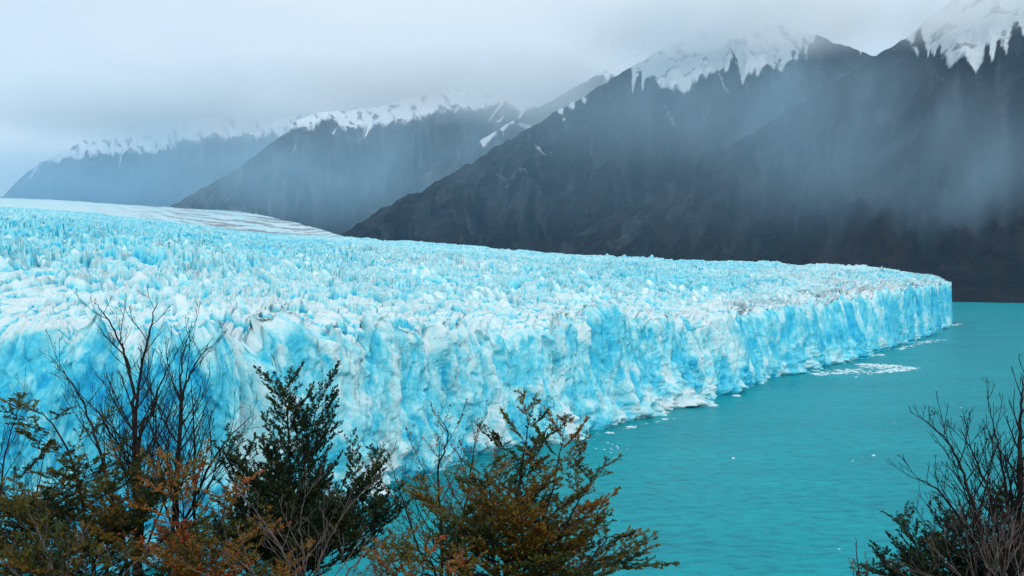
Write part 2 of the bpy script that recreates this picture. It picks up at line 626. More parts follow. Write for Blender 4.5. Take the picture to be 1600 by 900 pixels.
cr2 = np.abs(perlin((Sw + 0.6 * warp) / 5.6 - 0.2 * Zw / 5.6, Zw / 19, 102))
cr3 = np.abs(perlin((Sw + 0.3 * warp) / 2.4 + 0.15 * Zw / 2.4, Zw / 7.5, 103)) * small
cr4 = np.abs(perlin(Sw / 11 + 0.5 * Zw / 11, Zw / 14 - 0.3 * Sw / 14, 104))
crease = 4.4 * np.minimum(cr1, 0.5) + 1.3 * np.minimum(cr2, 0.5) * (0.35 + 0.65 * small) + 0.6 * cr3 - 0.9 * cr4
groove = (1 - np.clip(cr1 / 0.14, 0, 1)) ** 2 + 0.6 * (1 - np.clip(cr2 / 0.16, 0, 1)) ** 2 * (0.3 + 0.7 * small) + 0.35 * (1 - np.clip(cr3 / 0.2, 0, 1)) ** 2 * small
slotw = slot[None, :] * sstep(0.25, 0.85, zt + 0.15 * perlin(Sw / 12, Zw / 20, 68))
fine = crease - 1.6 + (0.8 * fbm(Sw / 5, Zw / 6, 61, 5, 0.55)) * (0.4 + 0.6 * small) - 1.1 * vert - 4.0 * slotw
lowz = np.exp(-np.maximum(Zw, 0) / 12.0)
apr = np.clip(0.55 * sstep(0.0, 0.5, perlin(S / 55, 3.3, 62)) + 1.3 * np.exp(-((cx - 1045) / 55) ** 2) + 0.8 * np.exp(-((cx - 868) / 32) ** 2) + 0.8 * np.exp(-((cx - 560) / 45) ** 2) + 0.5 * np.exp(-((cx - 1300) / 50) ** 2), 0, 1.5)[None, :]
apron = lowz * (2.5 + 8 * apr) * (0.8 + 1.0 * fbm(Sw / 9, Zw / 7, 63, 4))
lean = -5.5 * (np.clip(Zw, 0, 70) / 60) ** 1.6
undercut = -2.6 * np.exp(-(np.maximum(Zw, 0) / 1.9) ** 2)
sc_w = np.clip(1.15 - (S / S[-1]) * 0.2, 0, 2)[None, :]
D = (big + flute + facet) * sc_w + facet2 + fine - 3.0 * crack - 1.6 * crack2 + apron + lean + undercut
rnd_top = (1 - sstep(420, 640, cx))[None, :] * (0.75 + 0.8 * perlin(S / 60, 7.7, 64))[None, :]
D = D - 14 * np.clip(rnd_top, 0, 1.4) * np.clip(zt - 0.58, 0, 1) ** 2 / 0.18
D = D - 2.5 - 2.6 * sstep(0.90, 1.0, zt) ** 2
tipfade = np.clip((S[-1] - S) / 60.0, 0.25, 1)[None, :]
D = D * tipfade
Xw = Xf[None, :] + nx[None, :] * D
Yw = Yf[None, :] + ny[None, :] * D
# carry the wall's outline a little way onto the surface
fade = np.exp(-inl / 80.0)
Xs2 = Xs + nx[None, :] * D[-1][None, :] * fade
Ys2 = Ys + ny[None, :] * D[-1][None, :] * fade

# --- back face
bt = np.linspace(0, 1, NB + 1)[1:, None]
Zb = Zs[-1][None, :] * (1 - bt) - 4 * bt
push = 1 + (0.010 + 0.02 * bt)
Xb, Yb = Xs2[-1][None, :] * push, Ys2[-1][None, :] * push

# --- how blue: dense ice freshly broken open is blue, the weathered crust is white
patch = fbm(Sw / 75, Zw / 60, 71, 3)
fresh = sstep(-0.15, 0.45, patch)
streak = fbm((Sw + warp) / 9, Zw / 70, 72, 3)
sx = S[None, :] / S[-1]
far_b = sstep(1130, 1230, cx)[None, :]
left_b = (1 - sstep(330, 430, cx))[None, :]
bw = 0.36 + 0.18 * fresh + 0.10 * streak + 0.34 * (RND[hw, 3] - 0.5) + 0.08 * (RND[hd, 3] - 0.5) + 0.27 * far_b + 0.36 * left_b
bw = bw + 0.42 * (RND[he, 3] - 0.5) + 0.22 * crack + 0.16 * crack2 + 0.22 * vert + 0.22 * slotw + 0.34 * groove - 0.05 * flute / 3
crustw = sstep(0.87, 1.0, zt + 0.10 * fbm(Sw / 14, Zw / 30, 73, 3))
bw = bw - (0.34 + 0.22 * left_b) * sstep(0.84 - 0.04 * left_b, 1.0, zt + 0.14 * fbm(Sw / 9, Zw / 22, 73, 3))
crumble = sstep(0.08, 0.45, fbm(Sw / 24, Zw / 15, 74, 4) + 0.5 * lowz * (apr * 1.5 - 0.4))
bw = bw - 0.45 * crumble * (0.35 + 0.65 * lowz ** 0.5)
bw = np.where(bw > 0.66, 0.66 + 0.45 * (bw - 0.66), bw)
bw = np.maximum(bw, 0.22 - 0.3 * lowz * apr - 0.1 * crustw)
dw = 0.0 * crack * sstep(0.2, 0.7, perlin(Sw / 30, Zw / 20, 75)) + 0.05 * sstep(0.45, 0.8, fbm(Sw / 8, Zw / 16, 76, 4))

lb = perlin(Xs / 260, Ys / 420, 81)
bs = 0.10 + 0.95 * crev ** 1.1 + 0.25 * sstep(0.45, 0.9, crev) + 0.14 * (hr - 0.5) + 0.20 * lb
bs = bs + 0.13 * sstep(150, 500, inl) + 0.10 * (1 - sstep(250, 700, cx))[None, :] * sstep(60, 300, inl)
bs = bs - 0.15 * (1 - sstep(10, 130, inl))
wfar = sstep(1500, 3500, d)
bs = bs * (1 - 0.35 * wfar) + 0.18 * wfar
ds = sstep(0.30, 0.62, fbm(Xs / 16, Ys / 45, 82, 4) + 0.6 * (perlin(Xs / 300, Ys / 300, 83) - 0.25)) * 0.55 * (1 - 0.6 * crev)
ds = 0.6 * ds * (1 - 0.5 * sstep(900, 1200, cx))[None, :] * (1 - 0.7 * sstep(2000, 3500, d)) * sstep(5, 40, inl)
bb = np.full(Xb.shape, 0.4)

# butt: last wall row and first surface row share a position, so keep only one of them
V = np.concatenate([np.stack([Xw, Yw, Zw], -1), np.stack([Xs2, Ys2, Zs], -1)[1:], np.stack([Xb, Yb, Zb], -1)], 0)
BL = np.concatenate([bw, bs[1:], bb], 0)
DI = np.concatenate([dw, ds[1:], bb * 0], 0)
nr = V.shape[0]
glacier = mesh_from("glacier", V.reshape(-1, 3), grid_faces(nr, NC)[:, ::1], M_ICE,
                    attrs={"blueness": BL.ravel(), "dirt": DI.ravel()})
tag(glacier, "wide blue and white glacier ending in a tall cliff at the lake", kind="structure")

# the older, smoother ice behind
TOP = [(-900, 290), (-300, 302), (0, 309), (100, 313), (200, 320), (300, 326), (380, 331), (430, 341), (480, 352), (520, 364), (550, 373)]
tcx = np.linspace(-900, 548, 520)
d1 = interp(tcx, BACKD) * 0.96
z1 = CAM_Z - tan_down(interp(tcx, BACK)) * d1 - 26
d2 = d1 + interp(tcx, [(-900, 3500), (0, 3200), (250, 2600), (420, 1500), (550, 40)])
z2 = CAM_Z - tan_down(interp(tcx, TOP)) * d2
vt = np.linspace(0, 1, 150)[:, None]
dt = d1[None, :] * (1 - vt) + d2[None, :] * vt
zt_ = z1[None, :] * (1 - vt) + z2[None, :] * vt
Xt = (tcx[None, :] - 800) / F * dt * 1.0
thin = np.clip((d2 - d1) / 900, 0, 1)[None, :]
f1, f2, ht, dx, dy = voronoi((Xt + 0.4 * dt) / 38, dt / 120, 14)
rid = fbm((Xt + 0.5 * dt) / 120, dt / 420, 15, 4)
zt_ = zt_ + thin * (7 * rid + 5 * np.clip((f2 - f1) / 0.3, 0, 1) - 5) * (1 - 0.5 * vt)
rows = [np.stack([Xt, dt, zt_], -1)]
for k, dz in ((1.01, 40), (1.03, 200), (1.06, 800)):
    rows.append(np.stack([Xt[-1] * k, dt[-1] * k, np.maximum(zt_[-1] - dz, -4)], -1)[None])
VT = np.concatenate(rows, 0)
bt_ = 0.12 + 0.25 * (1 - np.clip((f2 - f1) / 0.25, 0, 1)) + 0.12 * rid
dd = sstep(-0.15, 0.45, fbm((Xt + 0.75 * dt) / 60, dt / 600, 16, 4)) * 0.8 * sstep(100, 350, tcx)[None, :] + 0.12
pad = np.zeros((3, len(tcx)))
tongue = mesh_from("ice_field", VT.reshape(-1, 3), grid_faces(VT.shape[0], len(tcx)), M_ICE,
                   attrs={"blueness": np.concatenate([bt_, pad + 0.2]).ravel(), "dirt": np.concatenate([dd, pad]).ravel()})
tag(tongue, "smoother grey streaked ice rising behind the broken glacier", kind="structure")


# ------------------------------------------------------------------ mountains
def mountain(name, label, ridge, foot, mat, seed, nc=420, nr_=170, gully=60.0, snow=None, power=1.25, rock_from=0.55):
    x0, x1 = ridge[0][0], ridge[-1][0]
    mx_ = np.linspace(x0, x1, nc)
    ry = interp(mx_, [(a, b) for a, b, c in ridge])
    rd = interp(mx_, [(a, c) for a, b, c in ridge])
    fd = interp(mx_, foot)
    rz = CAM_Z - tan_down(ry) * rd
    RX, RY = (mx_ - 800) / F * rd, rd
    FX, FY = (mx_ - 800) / F * fd, fd
    v = np.linspace(0, 1, nr_)[:, None]
    X = FX[None] * (1 - v) + RX[None] * v
    Y = FY[None] * (1 - v) + RY[None] * v
    Z = rz[None] * v ** power
    s = np.concatenate([[0], np.cumsum(np.hypot(np.diff(RX), np.diff(RY)))])[None, :]
    hz = np.maximum(rz, 1)[None]
    g1 = 0.5 - np.abs(perlin((s + 120 * perlin(s / 700, v * 2.0, seed)) / 420, v * 1.3, seed + 1)) * 1.6
    g2 = 0.5 - np.abs(perlin((s + 60 * perlin(s / 300, v * 4.0, seed + 2)) / 150, v * 2.6, seed + 3)) * 1.6
    g3 = fbm(s / 60, v * 16, seed + 4, 4)
    env = np.sin(np.pi * np.clip(v, 0, 1) ** 0.9) ** 0.7
    nz = gully * (1.3 * g1 + 0.5 * g2) * env + gully * 0.16 * g3 * (0.25 + env) * sstep(0, 0.08, v)
    crag = gully * (0.09 if mat is M_FARM else 0.14) * fbm(s / 110, v * 6, seed + 5, 5) * sstep(0.6, 1.0, v)
    Z = Z + (nz + crag) * np.clip(hz / 300, 0, 1)
    Y = Y - 0.5 * nz * np.clip(hz / 300, 0, 1)
    alt = sstep(rock_from - 0.15, rock_from + 0.2, Z / max(rz.max(), 1) + 0.12 * fbm(s / 260, v * 4, seed + 6, 3))
    sc_ = s + 90 * perlin(s / 260, v * 3.5, seed + 17)
    scree = sstep(0.15, 0.6, fbm(sc_ / 45, v * 4.5, seed + 18, 5, 0.6) + 0.25 * perlin(s / 500, v * 5, seed + 19) - 0.12) * sstep(0.12, 0.5, v)
    scree = scree + 0.7 * sstep(0.05, -0.45, g2) * sstep(0.1, 0.4, v) + 0.5 * sstep(0.25, 0.6, fbm(s / 150, v * 16, seed + 20, 4)) * sstep(0.3, 0.6, v)
    sn = np.zeros_like(Z)
    if snow:
        yl = interp(mx_, snow["line"])[None]          # lower edge of the snow, in elevation angle
        zl = CAM_Z - tan_down(yl) * Y
        H = snow["finger"]
        sw_ = s + 60 * perlin(s / 220, v * 3, seed + 7)
        fing = 0.45 - np.abs(perlin(sw_ / (snow["width"] * 1.7), v * 1.2, seed + 8)) * 1.5 + 0.5 * perlin(sw_ / (snow["width"] * 4), 0.5, seed + 14) \
            + 0.22 * (0.3 - np.abs(perlin(sw_ / (snow["width"] * 0.6), v * 2.2, seed + 15)))
        fing2 = fbm(s / 34, v * 12, seed + 9, 4)
        sn = sstep(-0.5, 0.5, (Z - zl + H * fing + H * 0.28 * fing2) / (snow.get("soft", 0.6) * H))
        st = perlin((s + snow["slant"] * v * 1000 + 50 * perlin(s / 200, v * 5, seed + 10)) / 46, v * 2.6, seed + 11)
        sm = sstep(0.28, 0.55, st) * sstep(0.0, 0.4, perlin(s / 500, v * 4, seed + 12))
        sm = sm * sstep(-4.0 * H, -0.6 * H, Z - zl) * snow.get("streak", 0.8)
        bare = sstep(0.1, 0.6, fbm((s + 900 * v) / 70, v * 15, seed + 16, 5, 0.6)) * snow.get("bare", 0.42)
        sn = np.maximum(sn - bare, sm)
    V_ = [np.stack([X, Y, Z], -1)]
    al, snn, scl = [alt], [sn], [scree]
    for k, fz in ((1.03, 0.86), (1.08, 0.5), (1.14, -0.01)):      # the far side falls away
        V_.append(np.stack([X[-1] * k, Y[-1] * k, Z[-1] * fz - 3], -1)[None])
        al.append(alt[-1:])
        snn.append(sn[-1:])
        scl.append(scree[-1:])
    V_[0][0, :, 2] = -4.0
    V_ = np.concatenate(V_, 0)
    o = mesh_from(name, V_.reshape(-1, 3), grid_faces(V_.shape[0], nc), mat,
                  attrs={"snow": np.concatenate(snn).ravel(), "altitude": np.concatenate(al).ravel(), "scree": np.concatenate(scl).ravel()})
    return tag(o, label, kind="structure")


mountain("mountain", "dark forested mountain at the right edge with a snowy peak cut by the frame",
         [(780, 418, 2700), (850, 392, 2760), (950, 338, 2900), (1060, 276, 3050), (1130, 236, 3120), (1200, 190, 3200), (1290, 135, 3320), (1350, 98, 3400), (1420, 52, 3450),
          (1480, 2, 3500), (1530, -40, 3500), (1620, -90, 3500), (1750, -130, 3500), (1950, -60, 3500), (2300, 60, 3300), (2900, 200, 3000)],
         [(780, 2640), (850, 2600), (1100, 2250), (1300, 2110), (1490, 2020), (1600, 1960), (1900, 1900), (2900, 1800)],
         M_ROCKM, 101, nc=640, nr_=240, gully=70,
         snow={"line": [(780, 60), (1200, 60), (1350, 45), (1450, 70), (1500, 76), (1540, 66), (1600, 30), (1700, 0), (2900, 0)], "finger": 140, "soft": 0.5, "width": 62, "slant": 0.6, "streak": 0.55})
mountain("mountain", "dark mountain in the centre with white snow fingers below its cloudy top",
         [(380, 420, 3900), (470, 395, 3800), (540, 362, 3800), (600, 325, 3850), (690, 280, 3950), (760, 240, 4050), (850, 186, 4150), (920, 145, 4250), (1000, 96, 4350),
          (1050, 66, 4400), (1100, 40, 4450), (1150, 26, 4450), (1210, 38, 4450), (1255, 50, 4450), (1310, 68, 4450), (1370, 92, 4450), (1500, 150, 4450), (1700, 220, 4400)],
         [(380, 3750), (600, 3300), (850, 2750), (1100, 2400), (1490, 2200), (1700, 2150)],
         M_ROCKM, 131, nc=640, nr_=240, gully=110,
         snow={"line": [(380, 200), (850, 175), (960, 105), (1040, 96), (1100, 104), (1150, 108), (1200, 96), (1245, 70), (1290, 40), (1350, 60), (1700, 60)], "finger": 150, "soft": 0.5, "width": 68, "slant": 0.9, "streak": 0.5})
mountain("mountain", "thin hazy ridge behind the left shoulder of the central mountain",
         [(430, 400, 5600), (560, 345, 5700), (640, 290, 5800), (720, 238, 5900), (800, 190, 6000), (860, 158, 6100), (930, 118, 6200), (1000, 85, 6300), (1150, 60, 6300), (1300, 120, 6300)],
         [(430, 5200), (1300, 4700)], M_FARM, 161, nc=320, nr_=120, gully=60,
         snow={"line": [(430, 230), (720, 225), (900, 125), (1300, 80)], "finger": 90, "width": 80, "slant": 0.8, "streak": 0.7})
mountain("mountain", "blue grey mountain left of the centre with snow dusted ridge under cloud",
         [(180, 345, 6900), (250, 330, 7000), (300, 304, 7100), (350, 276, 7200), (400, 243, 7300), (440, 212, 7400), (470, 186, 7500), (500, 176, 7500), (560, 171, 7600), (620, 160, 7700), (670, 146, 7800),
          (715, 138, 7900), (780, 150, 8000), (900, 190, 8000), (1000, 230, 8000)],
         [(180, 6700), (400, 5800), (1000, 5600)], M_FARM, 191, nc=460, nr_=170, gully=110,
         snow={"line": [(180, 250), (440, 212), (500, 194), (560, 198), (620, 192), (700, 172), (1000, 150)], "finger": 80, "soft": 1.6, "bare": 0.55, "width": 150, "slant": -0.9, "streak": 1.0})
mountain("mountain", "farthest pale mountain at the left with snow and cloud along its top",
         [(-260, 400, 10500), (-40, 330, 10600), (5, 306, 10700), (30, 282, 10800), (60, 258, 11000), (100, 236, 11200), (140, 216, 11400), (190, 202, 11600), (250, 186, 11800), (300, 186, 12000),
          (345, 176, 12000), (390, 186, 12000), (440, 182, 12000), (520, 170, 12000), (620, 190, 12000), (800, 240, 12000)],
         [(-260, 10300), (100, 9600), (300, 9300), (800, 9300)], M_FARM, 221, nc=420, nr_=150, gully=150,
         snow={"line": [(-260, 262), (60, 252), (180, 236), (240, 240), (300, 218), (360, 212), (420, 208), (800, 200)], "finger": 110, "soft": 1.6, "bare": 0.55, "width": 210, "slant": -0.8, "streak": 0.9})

# ------------------------------------------------------------------ the hillside under the viewer
hx = np.linspace(-160, 160, 120)
hy = np.linspace(-60, 150, 110)
HXg, HYg = np.meshgrid(hx, hy)


def hill_z(x, y):
    z = 80.2 - 0.62 * np.maximum(y, 0) - 0.05 * np.minimum(y, 0)
    return z + 0.5 * fbm(np.asarray(x) / 9.0, np.asarray(y) / 9.0, 301, 3) * sstep(1.5, 10, np.abs(y))


m_hill, th, bh = material("hillside_soil")
nh = noise_node(th, 1.4, 6, 0.6)
L(th, ramp(th, [(0.35, (0.020, 0.018, 0.012)), (0.65, (0.060, 0.050, 0.030))], nh.outputs["Fac"]).outputs["Color"], bh.inputs["Base Color"])
bh.inputs["Roughness"].default_value = 1.0
HZ = np.maximum(hill_z(HXg, HYg), -4)
hill = mesh_from("hillside", np.stack([HXg, HYg, HZ], -1).reshape(-1, 3), grid_faces(110, 120), m_hill)
tag(hill, "steep brown hillside falling from the viewpoint to the lake", kind="structure")

# ------------------------------------------------------------------ the larger blocks standing on the ice, each a piece of its own
import bmesh


def serac_mesh(k):
    rng = np.random.RandomState(400 + k)
    bm = bmesh.new()
    w_, d_, h_ = 1.0, 0.75 + 0.9 * rng.rand(), 1.25 + 0.6 * rng.rand()
    lean = rng.normal(size=2) * 0.22
    for x in (-1, 1):
        for y in (-1, 1):
            bm.verts.new((x * w_ * (0.9 + 0.3 * rng.rand()), y * d_ * (0.9 + 0.3 * rng.rand()), -0.9))
            bm.verts.new((x * w_ * (0.7 + 0.3 * rng.rand()) + lean[0] * 0.4, y * d_ * (0.7 + 0.3 * rng.rand()), 0.35 * h_))
    for q in range(5):
        t = q / 4 * 2 - 1
        bm.verts.new((lean[0] + t * w_ * 0.62 + 0.1 * rng.normal(), lean[1] + 0.22 * rng.normal(), h_ * (0.72 + 0.30 * rng.rand() - 0.12 * abs(t))))
    r_ = bmesh.ops.convex_hull(bm, input=bm.verts)
    bmesh.ops.delete(bm, geom=[g for g in r_["geom_interior"] if isinstance(g, bmesh.types.BMVert)], context="VERTS")
    bmesh.ops.subdivide_edges(bm, edges=bm.edges[:], cuts=1, use_grid_fill=True)
    bmesh.ops.triangulate(bm, faces=bm.faces[:])
    co = np.array([v.co[:] for v in bm.verts])
    n1 = fbm(co[:, 0] * 1.3 + 9 * k, co[:, 2] * 0.9 + co[:, 1], 500 + k, 3)
    n2 = fbm(co[:, 1] * 1.3 + 5 * k, co[:, 2] * 0.9 - co[:, 0], 520 + k, 3)
    for i, v in enumerate(bm.verts):
        v.co.x += 0.16 * n1[i]
        v.co.y += 0.16 * n2[i]
        v.co.z += 0.07 * n1[i] * (1 if co[i, 2] > 0.2 else 0)
    me = bpy.data.meshes.new("serac")
    bm.to_mesh(me)
    bm.free()
    co = np.array([v.co[:] for v in me.vertices])
    me.polygons.foreach_set("use_smooth", np.zeros(len(me.polygons), bool))
    base = 0.10 + 0.30 * rng.rand()
    a = me.attributes.new("blueness", "FLOAT", "POINT")
    a.data.foreach_set("value", (base * (1 - sstep(0.35, 1.0, co[:, 2] / h_)) + 0.45 * (1 - sstep(-0.5, 0.5, co[:, 2])) + 0.02).astype(np.float32))
    a = me.attributes.new("dirt", "FLOAT", "POINT")
    a.data.foreach_set("value", np.zeros(len(co), np.float32))
    me.materials.append(M_ICE)
    return me


KINDS_S = [serac_mesh(k) for k in range(14)]
rng = np.random.RandomState(77)
placed = []
tries = 0
while len(placed) < 290 and tries < 20000:
    tries += 1
    i = rng.randint(130, NC - 25)
    j = int(NS * (0.02 + 0.55 * rng.rand() ** 1.1))
    x, y = Xs2[j, i], Ys2[j, i]
    dist = math.hypot(x, y)
    if dist > 900 or inl[j, i] < 5:
        continue
    if perlin(x / 60, y / 80, 98) < 0.08 - 0.25 * rng.rand():
        continue
    size = (1.1 + 1.2 * rng.rand() ** 2) * (0.8 + 0.5 * min(1, inl[j, i] / 150)) * (1 + 0.25 * min(1, dist / 900))
    if any((x - a) ** 2 + (y - b) ** 2 < (0.9 * (size + c_)) ** 2 for a, b, c_ in placed):
        continue
    placed.append((x, y, size))
    o = bpy.data.objects.new("serac", KINDS_S[rng.randint(14)])
    COL.objects.link(o)
    o.parent = glacier
    o.location = (x, y, Zs[j, i] * 0.4 + (zs + roll)[j, i] * 0.6 - 0.35 * size)
    o.scale = (size * (0.75 + 0.4 * rng.rand()), size * (0.8 + 1.0 * rng.rand()), size * (1.1 + 0.9 * rng.rand()))
    o.rotation_euler = (R(8) * rng.normal(), R(8) * rng.normal(), R(24) + rng.normal() * 0.5)

# ------------------------------------------------------------------ ice adrift on the lake
m_fl, tf, bf = material("floe_ice")
nf = noise_node(tf, 0.7, 5, 0.6)
L(tf, ramp(tf, [(0.35, (0.62, 0.83, 0.88)), (0.6, (0.84, 0.89, 0.90))], nf.outputs["Fac"]).outputs["Color"], bf.inputs["Base Color"])
bf.inputs["Roughness"].default_value = 0.6


def chunk_arrays(rng, size, flat, k=9):
    """one irregular lump of ice: a low dome with a broken outline"""
    rings = ((1.0, -0.25), (0.92, 0.18), (0.55, 0.75), (0.0, 1.0))
    v, f = [], []
    rad = 1 + 0.35 * rng.normal(size=k)
    rad = np.clip(rad, 0.45, 1.7)
    el = 0.5 + 0.8 * rng.rand()
    rot = rng.rand() * math.pi
    off = rng.normal(size=2) * 0.18
    for ri, (rr, h) in enumerate(rings[:3]):
        for q in range(k):
            a = 2 * math.pi * q / k
            x = math.cos(a) * rad[q] * rr + off[0] * (ri > 1)
            y = math.sin(a) * rad[q] * rr * el + off[1] * (ri > 1)
            z = h * flat * (0.7 + 0.6 * rng.rand())
            v.append((size * (x * math.cos(rot) - y * math.sin(rot)), size * (x * math.sin(rot) + y * math.cos(rot)), size * z))
    v.append((size * off[0], size * off[1], size * flat * (0.9 + 0.4 * rng.rand())))
    for ri in range(2):
        for q in range(k):
            a, b = ri * k + q, ri * k + (q + 1) % k
            f.append((a, b, b + k))
            f.append((a, b + k, a + k))
    for q in range(k):
        f.append((2 * k + q, 2 * k + (q + 1) % k, 3 * k))
    return np.array(v), np.array(f)


def on_water(x, y):
    dd_ = CAM_Z / tan_down(y)
    return float(col_x(x, y) * dd_), float(dd_)


rng = np.random.RandomState(5)
SPECKS = [(1365, 712, 0.85, "brightest white ice chunk on the open water, below the slush streaks"),
          (1332, 720, 0.5, "faint white ice chunk just left of the brightest one on the open water"),
          (1146, 716, 0.7, "small ice chunk on open water above and right of the orange tree top"),
          (1397, 661, 0.4, "tiny ice chunk on the water above the leafless tree at the right edge"),
          (1311, 858, 0.3, "tiny ice chunk close to the little leafless sapling"),
          (1503, 637, 0.6, "ice chunk on the water just above the clawing twigs at the right"),
          (1410, 596, 0.7, "ice chunk on the water right below the slush streaks")]
for i, (px, py, sz, lab) in enumerate(SPECKS):
    wx_, wy_ = on_water(px, py)
    v, f = chunk_arrays(rng, sz * 1.0, 0.45)
    o = mesh_from("ice_chunk", v, None, m_fl, smooth=False, faces_t=f)
    o.location = (wx_, wy_, 0.0)
    tag(o, lab, "ice chunk", "ice chunks scattered over the open lake")

# flat pans at the foot of the cliff
PANS = [(1040, 655, 3.2, "white ice pan hugging the cliff foot below the white rubble slope"),
        (985, 667, 3.5, "low ice pan at the cliff foot between the white rubble and the orange tree"),
        (952, 676, 3.0, "small ice pan at the cliff foot nearest the orange tree"),
        (1112, 634, 4.0, "ice pan at the foot of the cliff right of the white rubble"),
        (1150, 618, 5.5, "bright ice pan where the cliff foot bends back"),
        (1276, 584, 5.0, "short ice pan at the near end of the brash ice streaks")]
for px, py, sz, lab in PANS:
    wx_, wy_ = on_water(px, py)
    v, f = chunk_arrays(rng, sz * 0.65, 0.10, 13)
    o = mesh_from("ice_pan", v, None, m_fl, smooth=False, faces_t=f)
    o.location = (wx_, wy_, 0.0)
    tag(o, lab, "ice pan", "ice pans along the cliff foot")


def brash(name, label, lines, count, smin, smax, seed):
    """a drift of crushed ice: hundreds of flat bits in one mass"""
    rng = np.random.RandomState(seed)
    V_, F_, n = [], [], 0
    for q in range(count):
        x0, y0, x1, y1, th_ = lines[rng.randint(len(lines))]
        t = rng.rand()
        px = x0 + (x1 - x0) * t + rng.normal() * 4
        py = y0 + (y1 - y0) * t + rng.normal() * th_ * (0.35 + 0.9 * math.sin(math.pi * t))
        wx_, wy_ = on_water(px, py)
        v, f = chunk_arrays(rng, smin + (smax - smin) * rng.rand() ** 3, 0.16, 7)
        V_.append(v + np.array([wx_, wy_, 0.02 * rng.rand()]))
        F_.append(f + n)
        n += len(v)
    o = mesh_from(name, np.concatenate(V_), None, m_fl, smooth=False, faces_t=np.concatenate(F_))
    return tag(o, label, kind="stuff")


brash("brash_ice", "long streaks of white crushed ice drifting off the cliff foot",
      [(1268, 585, 1345, 577, 1.8), (1300, 583, 1390, 581, 1.6), (1345, 573, 1432, 575, 2.0), (1385, 579, 1430, 576, 1.4), (1340, 569, 1400, 572, 1.2)], 1100, 0.3, 1.9, 21)
brash("brash_ice", "crushed white ice along the far foot of the cliff",
      [(1350, 558, 1378, 554, 1.4), (1425, 538, 1462, 533, 1.2), (1440, 535, 1472, 531, 0.9), (1484, 508, 1500, 506, 0.8), (1400, 546, 1425, 540, 0.9)], 330, 0.4, 2.2, 22)
brash("brash_ice", "thin sprinkle of crushed ice floating off the near cliff foot",
      [(890, 690, 935, 680, 3.0), (905, 684, 960, 672, 1.6), (930, 700, 985, 700, 6.0), (960, 673, 1060, 652, 0.6)], 90, 0.2, 0.8, 23)

# ------------------------------------------------------------------ trees on the slope in front of the viewer
class Tubes:
    """many tapered tubes gathered into one mesh"""

    def __init__(self):
        self.v, self.f, self.n = [], [], 0

    def add(self, pts, rad, sides):
        pts = np.asarray(pts, float)
        rad = np.asarray(rad, float)
        k = len(pts)
        if k < 2:
            return
        d = np.gradient(pts, axis=0)
        d /= np.linalg.norm(d, axis=1)[:, None] + 1e-9
        ref = np.array([0.31, 0.93, 0.17])
        a = np.cross(d, ref)
        a /= np.linalg.norm(a, axis=1)[:, None] + 1e-9
        b = np.cross(d, a)
        ang = np.arange(sides) * 2 * np.pi / sides
        ring = a[:, None, :] * np.cos(ang)[None, :, None] + b[:, None, :] * np.sin(ang)[None, :, None]
        self.v.append((pts[:, None, :] + ring * rad[:, None, None]).reshape(-1, 3))
        i = np.arange(k - 1)[:, None] * sides
        j = np.arange(sides)[None, :]
        j2 = (j + 1) % sides
        self.f.append(np.stack([i + j, i + j2, i + sides + j2, i + sides + j], -1).reshape(-1, 4) + self.n)
        self.n += k * sides

    def build(self, name, mat, parent):
        return mesh_from(name, np.concatenate(self.v) - np.array(parent.location), np.concatenate(self.f), mat, parent)


def unit(v):
    return v / (np.linalg.norm(v) + 1e-9)


def catmull(p, per=6):
    p = np.asarray(p, float)
    p = np.concatenate([[2 * p[0] - p[1]], p, [2 * p[-1] - p[-2]]])
    out = []
    for i in range(1, len(p) - 2):
        for t in np.linspace(0, 1, per, endpoint=False):
            a, b, c, d_ = p[i - 1], p[i], p[i + 1], p[i + 2]
            out.append(0.5 * (2 * b + (c - a) * t + (2 * a - 5 * b + 4 * c - d_) * t * t + (3 * b - a - 3 * c + d_) * t ** 3))
    out.append(p[-2])
    return np.array(out)


